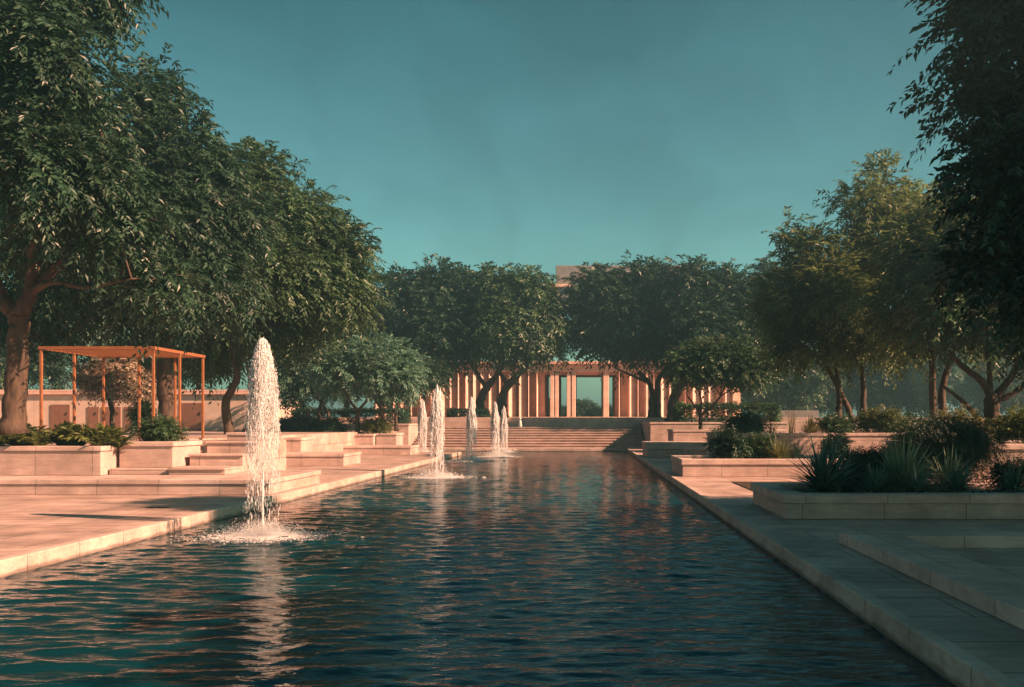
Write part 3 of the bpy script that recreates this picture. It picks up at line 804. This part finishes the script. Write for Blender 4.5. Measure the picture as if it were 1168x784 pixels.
ol = Vector((-28, 54, 1.3))
low = thing('low_building', 'low pale plaster building with brown shutters behind the pergola', 'building', ol)
MB().box(-42, -19.5, 54, 60, 1.3, 3.5).build('wall', M_plaster, low, ol, bevel=.03)
MB().box(-42.2, -19.3, 53.8, 60.2, 3.502, 3.8).build('roof', M_build, low, ol, bevel=.03)
for a, b_, z0, z1 in ((100, 113, 1.33, 2.75), (116, 138, 1.33, 2.75), (142, 152, 1.33, 2.75), (205, 232, 1.33, 3.0), (58, 80, 1.33, 2.9)):
    x0, x1 = (a - CX) * 54 / F, (b_ - CX) * 54 / F
    w_ = MB().box(x0, x1, 53.95, 53.998, z0, z1).build('door', M_shutter, low, ol, bevel=.01)
    MB().box(x1 - .22, x1 - .16, 53.90, 53.948, z0 + .95, z0 + 1.1).build('handle', M_dark, w_, ol)
# hazy wall behind the right bank
gw = MB().box(14.6, 18.6, 70, 70.6, 2.15, 2.75)
tag(gw.build('garden_wall', M_conc, origin=(27, 70, 2.15), bevel=.02), 'low pale garden wall in the haze behind the right bank', 'wall')

# ------------------------------------------------------------------ pergola
Y1, Y2, ZP, ZF = 24.0, 27.1, 3.88, 1.3
xa, xb = (47 - CX) * Y1 / F, (175 - CX) * Y1 / F
op = Vector(((xa + xb) / 2, Y1, ZF))
pg = thing('pergola', 'slender orange steel pergola with a slatted flat roof on the left terrace', 'pergola', op)
def post(x, y, w=.065):
    MB().box(x - w / 2, x + w / 2, y - w / 2, y + w / 2, ZF + .002, ZP - .087).build('post', M_steel, pg, op, bevel=.006)
    p_ = [c for c in pg.children if c.name.startswith('post')][-1]
    MB().box(x - .11, x + .11, y - .11, y + .11, ZF + .002, ZF + .016).build('base_plate', M_steel, p_, op)
for x, y in ((xa, Y1), (xb, Y1), (xb, (Y1 + Y2) / 2), (xb, Y2), (xa, Y2), (xa + (xb - xa) * .36, Y2), (xa + (xb - xa) * .72, Y2), (xa, (Y1 + Y2) / 2)):
    post(x, y)
for b_ in ((xa - .06, xb + .06, Y1 - .05, Y1 + .05), (xa - .06, xb + .06, Y2 - .05, Y2 + .05), (xa - .05, xa + .05, Y1 + .052, Y2 - .052), (xb - .05, xb + .05, Y1 + .052, Y2 - .052)):
    MB().box(*b_, ZP - .085, ZP).build('beam', M_steel, pg, op, bevel=.006)
sl = MB()
n = 15
for i in range(n):
    y = Y1 + .09 + (Y2 - Y1 - .18) * i / (n - 1)
    sl.box(xa + .052, xb - .052, y - .022, y + .022, ZP - .075, ZP - .02)
sl.build('roof_slats', M_steel, pg, op)

# ------------------------------------------------------------------ fountains
OCT = np.array([(1, 0, 0), (-1, 0, 0), (0, 1, 0), (0, -1, 0), (0, 0, 1), (0, 0, -1)], float)
OF = np.array([(0, 2, 4), (2, 1, 4), (1, 3, 4), (3, 0, 4), (2, 0, 5), (1, 2, 5), (3, 1, 5), (0, 3, 5)])
def drops(pos, rad, stretch):
    n = len(pos)
    s = np.stack([rad, rad, rad * stretch], 1)
    v = (pos[:, None] + OCT[None] * s[:, None]).reshape(-1, 3)
    f = (OF[None] + (np.arange(n) * 6)[:, None, None]).reshape(-1, 3)
    return v, f
def prof(d, H):
    return .20 * H / 3.05 * np.minimum((d / .85) ** .55, 1.0 + .05 * d)
def fountain(label, x, y, H, n, dr, seed):
    r = np.random.default_rng(seed)
    o = Vector((x, y, 0))
    th = thing('fountain_jet', label, 'fountain', o, 'fountain jets in the pool')
    # rising jet
    zz = np.linspace(-.03, H * .97, 34)
    mb = MB()
    mb.tube([(r.normal(0, .004), r.normal(0, .004), z) for z in zz], [(.015 + .03 * (z / H) ** 3) * r.uniform(.7, 1.3) * (1 if H > 3.05 else 1.3) for z in zz], 8)
    mb.build('jet', M_foam, th, smooth=True)
    # falling curtain: strands of drops down ballistic paths
    S = max(40, n // 260)
    th_s = r.uniform(0, 2 * math.pi, S); q = .35 + .85 * r.beta(1.6, 1.5, S)
    k = r.integers(0, S, n)
    d = r.exponential(.20 * H, n); d = np.where(d > H, r.uniform(0, .5 * H, n), d)
    rr = prof(d, H) * np.minimum(q[k] + .25 * d / H, 1.08) + r.normal(0, .014, n)
    a = th_s[k] + r.normal(0, .09, n)
    wisp = .03 * np.sin(d * 5 + k)
    pos = np.stack([np.cos(a) * rr + wisp, np.sin(a) * rr, H - d + r.normal(0, .02, n)], 1)
    pos = pos[pos[:, 2] > 0]
    rad = dr * .66 * r.lognormal(0, .45, len(pos))
    v, f = drops(pos, rad, r.uniform(2, 7, len(pos)) + 12 * r.random(len(pos)) * np.clip((H - pos[:, 2]) / H * 1.6, 0, 1))
    mb = MB().addnp(v, f)
    m = int(n * .6)                          # frothy head
    d = r.beta(1.1, 2.0, m) * .42 * H
    rr = prof(d, H) * np.sqrt(r.random(m)) * .92
    a = r.uniform(0, 2 * math.pi, m)
    v, f = drops(np.stack([np.cos(a) * rr, np.sin(a) * rr, H - d + .02], 1), dr * .85 * r.lognormal(0, .5, m), r.uniform(1.2, 6, m))
    mb.addnp(v, f)
    mb.build('falling_water', M_foam, th)
    # splash: low crown of drops and a broken foam skin on the water
    m = n // 3
    rr = np.abs(r.normal(0, .28, m)) + .02; a = r.uniform(0, 2 * math.pi, m)
    z = np.abs(r.normal(0, .09, m)) * np.clip(1.5 - rr, .2, 1.2)
    mb = MB()
    v, f = drops(np.stack([np.cos(a) * rr * 1.25, np.sin(a) * rr, z + .012], 1), dr * .8 * r.lognormal(0, .4, m), r.uniform(.7, 1.5, m))
    mb.addnp(v, f)
    m = n // 2
    rr = np.abs(r.normal(0, .34, m)); a = r.uniform(0, 2 * math.pi, m)
    v, f = drops(np.stack([np.cos(a) * rr * 1.35, np.sin(a) * rr * 1.1, .012 + 0 * rr], 1), dr * 2.0 * r.lognormal(0, .5, m), np.full(m, .35))
    mb.addnp(v, f)
    mb.build('splash', M_foam, th)
    return th
fountain('tallest and nearest fountain plume, in front of the left bank', -5.1, 13.85, 3.08, 30000, .0036, 1)
fountain('second nearest fountain plume, with a broad white head', -4.86, 28.6, 2.85, 13000, .0076, 2)
fountain('slim fountain plume standing alone in the middle of the row', -5.33, 41, 2.86, 8500, .0104, 3)
fountain('right front plume of the far pair of fountains', -4.7, 45.6, 2.75, 7500, .0115, 4)
fountain('smallest and farthest fountain plume, at the right of the row', -4.85, 52, 2.6, 7000, .0125, 5)
fountain('leftmost of the far fountains, with its foot hidden behind the paving', -9.5, 51, 3.0, 7000, .0125, 6)

# ------------------------------------------------------------------ plants
def blades(n, ln, wd, seed, spread=1.0, seg=5, droop=.5, upmin=.15):
    r = np.random.default_rng(seed)
    az = r.uniform(0, 2 * math.pi, n)
    el = np.arcsin(np.clip(upmin + (1 - upmin) * r.random(n) ** spread, 0, 1))
    L = ln * r.uniform(.65, 1.1, n)
    t = np.linspace(0, 1, seg + 1)
    hx = np.cos(el)[:, None] * (L[:, None] * t); hz = np.sin(el)[:, None] * (L[:, None] * t) - droop * np.cos(el)[:, None] * L[:, None] * t ** 2.2
    dirx, diry = np.cos(az)[:, None], np.sin(az)[:, None]
    b0 = r.normal(0, .05 * ln, (n, 2))
    c = np.stack([dirx * hx + b0[:, :1], diry * hx + b0[:, 1:], hz], -1)
    side = np.stack([-np.sin(az), np.cos(az), np.zeros(n)], 1)[:, None]
    w = wd * (1 - t ** 1.6)[None, :, None] * r.uniform(.7, 1.2, (n, 1, 1)) * .5 + .001
    v = np.stack([c - side * w, c + side * w], 2).reshape(n, -1, 3)
    f = []
    for k in range(seg):
        f.append((2 * k, 2 * k + 1, 2 * k + 3, 2 * k + 2))
    f = np.array(f)
    m = v.shape[1]
    F_ = (f[None] + (np.arange(n) * m)[:, None, None]).reshape(-1, 4)
    return v.reshape(-1, 3), F_
def spiky(name, label, cat, x, y, z, n, ln, wd, mat, seed, group, **kw):
    v, f = blades(n, ln, wd, seed, **kw)
    o = MB().addnp(v, f).build(name, mat)
    o.location = (x, y, z)
    return tag(o, label, cat, group)
def shrub(name, label, cat, x, y, z, rx, ry, rz, mat, seed, group=None, n=900, leaf=.07, m=8, ln=.22, lob=5, clump=.16, droop=.3):
    r = random.Random(seed)
    lb = [(0, 0, rz * .8, rx * .7, ry * .7, rz * .75)]
    for i in range(lob):
        a = 6.28 * i / lob + r.uniform(-.3, .3)
        lb.append((math.cos(a) * rx * .55, math.sin(a) * ry * .55, rz * r.uniform(.5, .95), rx * r.uniform(.35, .5), ry * r.uniform(.35, .5), rz * r.uniform(.45, .65)))
    o = crown_mesh(lb, n, leaf, ln=ln, m=m, clump=clump, seed=seed, droop=droop, fill=.5).build(name, mat)
    o.location = (x, y, z)
    return tag(o, label, cat, group)
def fern(label, x, y, z, size, seed, group):
    r = np.random.default_rng(seed)
    n = 15
    az = r.uniform(0, 6.28, n); el = r.uniform(.7, 1.45, n)
    a = np.stack([np.cos(az) * np.cos(el), np.sin(az) * np.cos(el), np.sin(el)], 1)
    v, f = sprays(r.normal(0, .04, (n, 3)) * [1, 1, .2], a, size * r.uniform(.7, 1.2, n), 34, size * .22, .3, .38, r)
    o = MB().addnp(v, f).build('fern', L_fern)
    o.location = (x, y, z)
    return tag(o, label, 'fern', group)

# ferns in the left planter
for i in range(13):
    x = -14.6 + i * .27 + rnd.uniform(-.08, .08)
    fern('bright green fern in the long cream planter at the left edge', x, 21.35 + rnd.uniform(-.15, .75), 1.17, rnd.uniform(.6, .9), 300 + i, 'ferns in the long cream planter')
shrub('shrub', 'dark low shrub spilling over the short cream planter before the pergola', 'shrub', -10.75, 22.1, 1.26, .62, .5, .42, L_mid, 330, n=900, leaf=.075)
shrub('round_shrub', 'round dark shrub under the pergola, left of its middle post', 'shrub', -14.0, 27.8, 1.3, .45, .45, .75, L_dark, 331, n=700, leaf=.08)
fern('fern hanging over the right end of the long cream planter', -11.62, 21.0, 1.2, .5, 345, None)
shrub('shrub', 'small light green shrub at the foot of the small rounded tree', 'shrub', W(440, 0, 46).x - 0.6, 46.0, 1.12, .95, .6, .5, L_fern, 332, n=600, leaf=.11, ln=.3, clump=.25)
for i, (px, Yd, rx, rz, lab) in enumerate(((352, 46, 1.1, .55, 'dark ground-hugging shrub at the left end of the small tree planter'), (378, 46.1, .9, .5, 'dark low shrub in the planter just left of the small rounded tree'),
                                           (330, 47.5, 1.0, .6, 'dark low shrub beyond the tallest fountain, left of the planters'))):
    shrub('shrub', lab, 'shrub', (px - CX) * Yd / F, Yd, 1.12, rx, .7, rz, L_dark, 340 + i, n=700, leaf=.12, ln=.32, clump=.28)

def hedge(label, x0, x1, y0, y1, z0, z1, mat, seed, n=2500, leaf=.13):
    r = np.random.default_rng(seed)
    c = np.array([(x0 + x1) / 2, (y0 + y1) / 2, z0])
    hs = np.array([(x1 - x0) / 2, (y1 - y0) / 2, (z1 - z0)])
    p = r.uniform(-1, 1, (n, 3)); p[:, 2] = r.uniform(0, 1, n)
    ax = r.integers(0, 3, n)
    for k_ in range(3):
        s = ax == k_
        p[s, k_] = (1.0 if k_ == 2 else np.sign(r.uniform(-1, 1, s.sum()))) * r.uniform(.86, 1.0, s.sum())
    bump = 1 + .1 * np.sin(p[:, 0] * hs[0] * 2.1 + 1) * np.cos(p[:, 1] * 3)
    pos = p * hs * np.stack([np.ones(n), np.ones(n), bump], 1)
    out = nrm(p * np.array([.5, 1, 1]) + r.normal(0, .5, (n, 3)))
    v, f = sprays(pos, out, np.full(n, .35) * r.uniform(.6, 1.3, n), 7, leaf, .5, .3, r)
    o = MB().addnp(v, f).build('hedge', mat)
    o.location = tuple(c)
    return tag(o, label, 'hedge')
hedge('dark clipped hedge in the planter left of the far stairs', -18.6, -11.6, 55.7, 57.4, 1.63, 2.5, L_dark, 350)
hedge('clipped green hedge between the trunks right of the far stairs', 5.6, 11.6, 52.7, 53.8, 1.73, 2.75, L_mid, 351)
hedge('low dark green mound of hedge beside the leaning trunk left of the stairs', -9.6, -7.0, 61.4, 63.0, 2.15, 2.55, L_dark, 352, n=900)

# right bank plants
G = 'spiky yuccas in the shaded planter'
Z1 = .56
L_silver_lit = leafmat('blade_silver_green_lit', (0.12, 0.18, 0.11), (0.30, 0.34, 0.20), trans=.3, rough=.4)  # silver-green blades, with the sunlight on these clumps put into the colour
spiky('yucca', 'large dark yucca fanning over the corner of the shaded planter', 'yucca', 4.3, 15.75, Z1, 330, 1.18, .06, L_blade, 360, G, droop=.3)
spiky('yucca', 'large silvery sunlit yucca in the middle of the shaded planter', 'yucca', 5.85, 16.1, Z1, 380, 1.15, .05, L_silver_lit, 361, G, droop=.32, upmin=.2)
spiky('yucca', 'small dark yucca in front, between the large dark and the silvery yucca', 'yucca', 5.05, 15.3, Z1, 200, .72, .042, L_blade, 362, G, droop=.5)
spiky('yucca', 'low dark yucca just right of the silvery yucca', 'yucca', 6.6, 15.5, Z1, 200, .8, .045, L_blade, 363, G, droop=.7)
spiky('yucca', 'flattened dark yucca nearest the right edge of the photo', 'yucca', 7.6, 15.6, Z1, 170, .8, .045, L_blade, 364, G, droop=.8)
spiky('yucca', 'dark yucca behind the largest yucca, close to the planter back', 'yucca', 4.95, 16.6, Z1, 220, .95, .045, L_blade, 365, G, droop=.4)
spiky('yucca', 'silver-green yucca at the planter back, behind the low dark one', 'yucca', 6.9, 16.7, Z1, 220, .9, .042, L_silver_lit, 366, G, droop=.5)
spiky('yucca', 'small drooping yucca in front of the silvery sunlit one', 'yucca', 5.75, 15.15, Z1, 170, .6, .04, L_blade, 367, G, droop=.8)
shrub('shrub', 'low dark groundcover shrub at the back of the shaded planter, between yuccas', 'shrub', 5.5, 16.75, Z1, .7, .35, .5, L_dark, 368, n=1100, leaf=.06, ln=.25, clump=.18)
shrub('shrub', 'low dark groundcover shrub at the right end of the shaded planter', 'shrub', 8.3, 16.3, Z1, 1.0, .5, .4, L_dark, 369, n=1300, leaf=.06, ln=.25, clump=.18)
shrub('weeping_shrub', 'large dark rounded shrub left of the tall planter at the right edge', 'shrub', 8.7, 21.4, .2, 1.5, 1.0, 1.25, L_dark, 370, n=6500, leaf=.05, m=12, ln=.36, clump=.3, droop=.75, lob=7)
shrub('shrub', 'sunlit shrub poking out behind the large dark rounded shrub', 'shrub', 10.3, 24.0, .9, .7, .6, .85, L_grass, 371, n=900, leaf=.1, ln=.35, clump=.22)
shrub('conifer_shrub', 'narrow dark upright shrub before the tall long planter wall', 'shrub', 9.0, 31.5, .2, .5, .5, .9, L_dark, 372, n=700, leaf=.1, ln=.3, clump=.22)
shrub('conifer_shrub', 'dark hanging shrub at the seam of the tall long planter wall', 'shrub', 12.0, 33.4, .3, .4, .35, .65, L_dark, 373, n=500, leaf=.1, ln=.3, clump=.2)
shrub('flowering_shrub', 'dark rounded shrub with yellowish tips in the tall planter at the right edge', 'shrub', 12.6, 25.4, 1.08, 1.0, .7, .72, L_olive, 374, n=1300, leaf=.09, ln=.25, clump=.22)
Z2 = .63
shrub('shrub', 'dark tufted shrub at the left end of the low sunlit planter', 'shrub', 4.45, 27.0, Z2, .6, .6, .6, L_dark, 380, n=800, leaf=.1, ln=.3, clump=.2)
shrub('shrub', 'green mounded shrub in the middle of the low sunlit planter', 'shrub', 5.3, 27.2, Z2, .65, .6, .5, L_mid, 381, n=800, leaf=.09, ln=.28, clump=.2)
spiky('grass_clump', 'sunlit spiky grass clump at the right of the low sunlit planter', 'grass', 5.9, 26.7, Z2, 260, 1.0, .028, L_grass, 382, None, upmin=.35, droop=.35)
spiky('grass_clump', 'darker grass clump behind the sunlit spiky clump', 'grass', 6.6, 27.6, Z2, 220, .9, .03, L_blade, 383, None, upmin=.35, droop=.35)
Z3 = 1.3
shrub('shrub', 'dark mounded shrub at the left end of the tall long planter wall', 'shrub', 6.3, 35.0, Z3, 1.0, .7, .55, L_mid, 390, n=1200, leaf=.1, ln=.32, clump=.25)
spiky('grass_clump', 'upright pale grass tuft on the tall long planter wall', 'grass', 8.95, 34.9, Z3, 260, .95, .03, L_grass, 391, None, upmin=.45, droop=.25)
shrub('shrub', 'low green shrub between the pale grass tuft and the bright round shrub', 'shrub', 10.0, 35.0, Z3, .9, .6, .5, L_mid, 392, n=900, leaf=.1, ln=.3, clump=.22)
shrub('shrub', 'bright sunlit round shrub under the slender trees', 'shrub', 11.8, 35.0, Z3, 1.35, .7, .72, L_fern, 393, n=1500, leaf=.1, ln=.32, clump=.25)
spiky('grass_clump', 'thin dry grass stalks standing above the tall long planter wall', 'grass', 8.3, 35.4, Z3, 26, 1.6, .02, L_grass, 394, None, upmin=.8, droop=.1)
spiky('grass_clump', 'dry seed stalks right of the dark mounded shrub', 'grass', 7.45, 35.1, Z3, 40, 1.0, .022, L_grass, 395, None, upmin=.7, droop=.15)

# ------------------------------------------------------------------ small things
bl = thing('bollard', 'small white bollard at the top of the far stairs', 'bollard', (-4.5, 60.3, 1.48))
MB().tube([(0, 0, 0), (0, 0, .1), (0, 0, .42), (0, 0, .5)], [.15, .13, .09, .05], 12).build('post', M_white, bl, smooth=False)
MB().tube([(0, 0, .5), (0, 0, .56), (0, 0, .62), (0, 0, .66)], [.05, .09, .08, .03], 12).build('cap', M_white, bl, smooth=True)
dr = MB()
dr.ring(-.2, .2, -.06, .06, 0, .012, .015)
for i in range(9):
    dr.box(-.17 + i * .04, -.155 + i * .04, -.045, .045, 0, .009)
o = dr.build('drain_grate', M_dark, origin=(0, 0, 0)); o.location = (-8.0, 16.4, .2)
tag(o, 'small dark drain grate set in the left paving', 'drain')

# ------------------------------------------------------------------ haze
hz = MB().box(-720, 720, -70, 920, -4.2, 21.5).build('haze', None)
hm = bpy.data.materials.new('haze'); hm.use_nodes = True
hn = hm.node_tree.nodes; hn.clear()
ho = hn.new('ShaderNodeOutputMaterial'); hv = hn.new('ShaderNodeVolumePrincipled')
hv.inputs['Color'].default_value = (0.42, 0.86, 1.0, 1)
hv.inputs['Density'].default_value = 0.0023
hv.inputs['Anisotropy'].default_value = 0.55
hm.node_tree.links.new(hv.outputs[0], ho.inputs['Volume'])
hz.data.materials.append(hm)
tag(hz, kind='stuff')
tag(hz, 'thin pale haze hanging over the whole plaza and pool', 'haze')
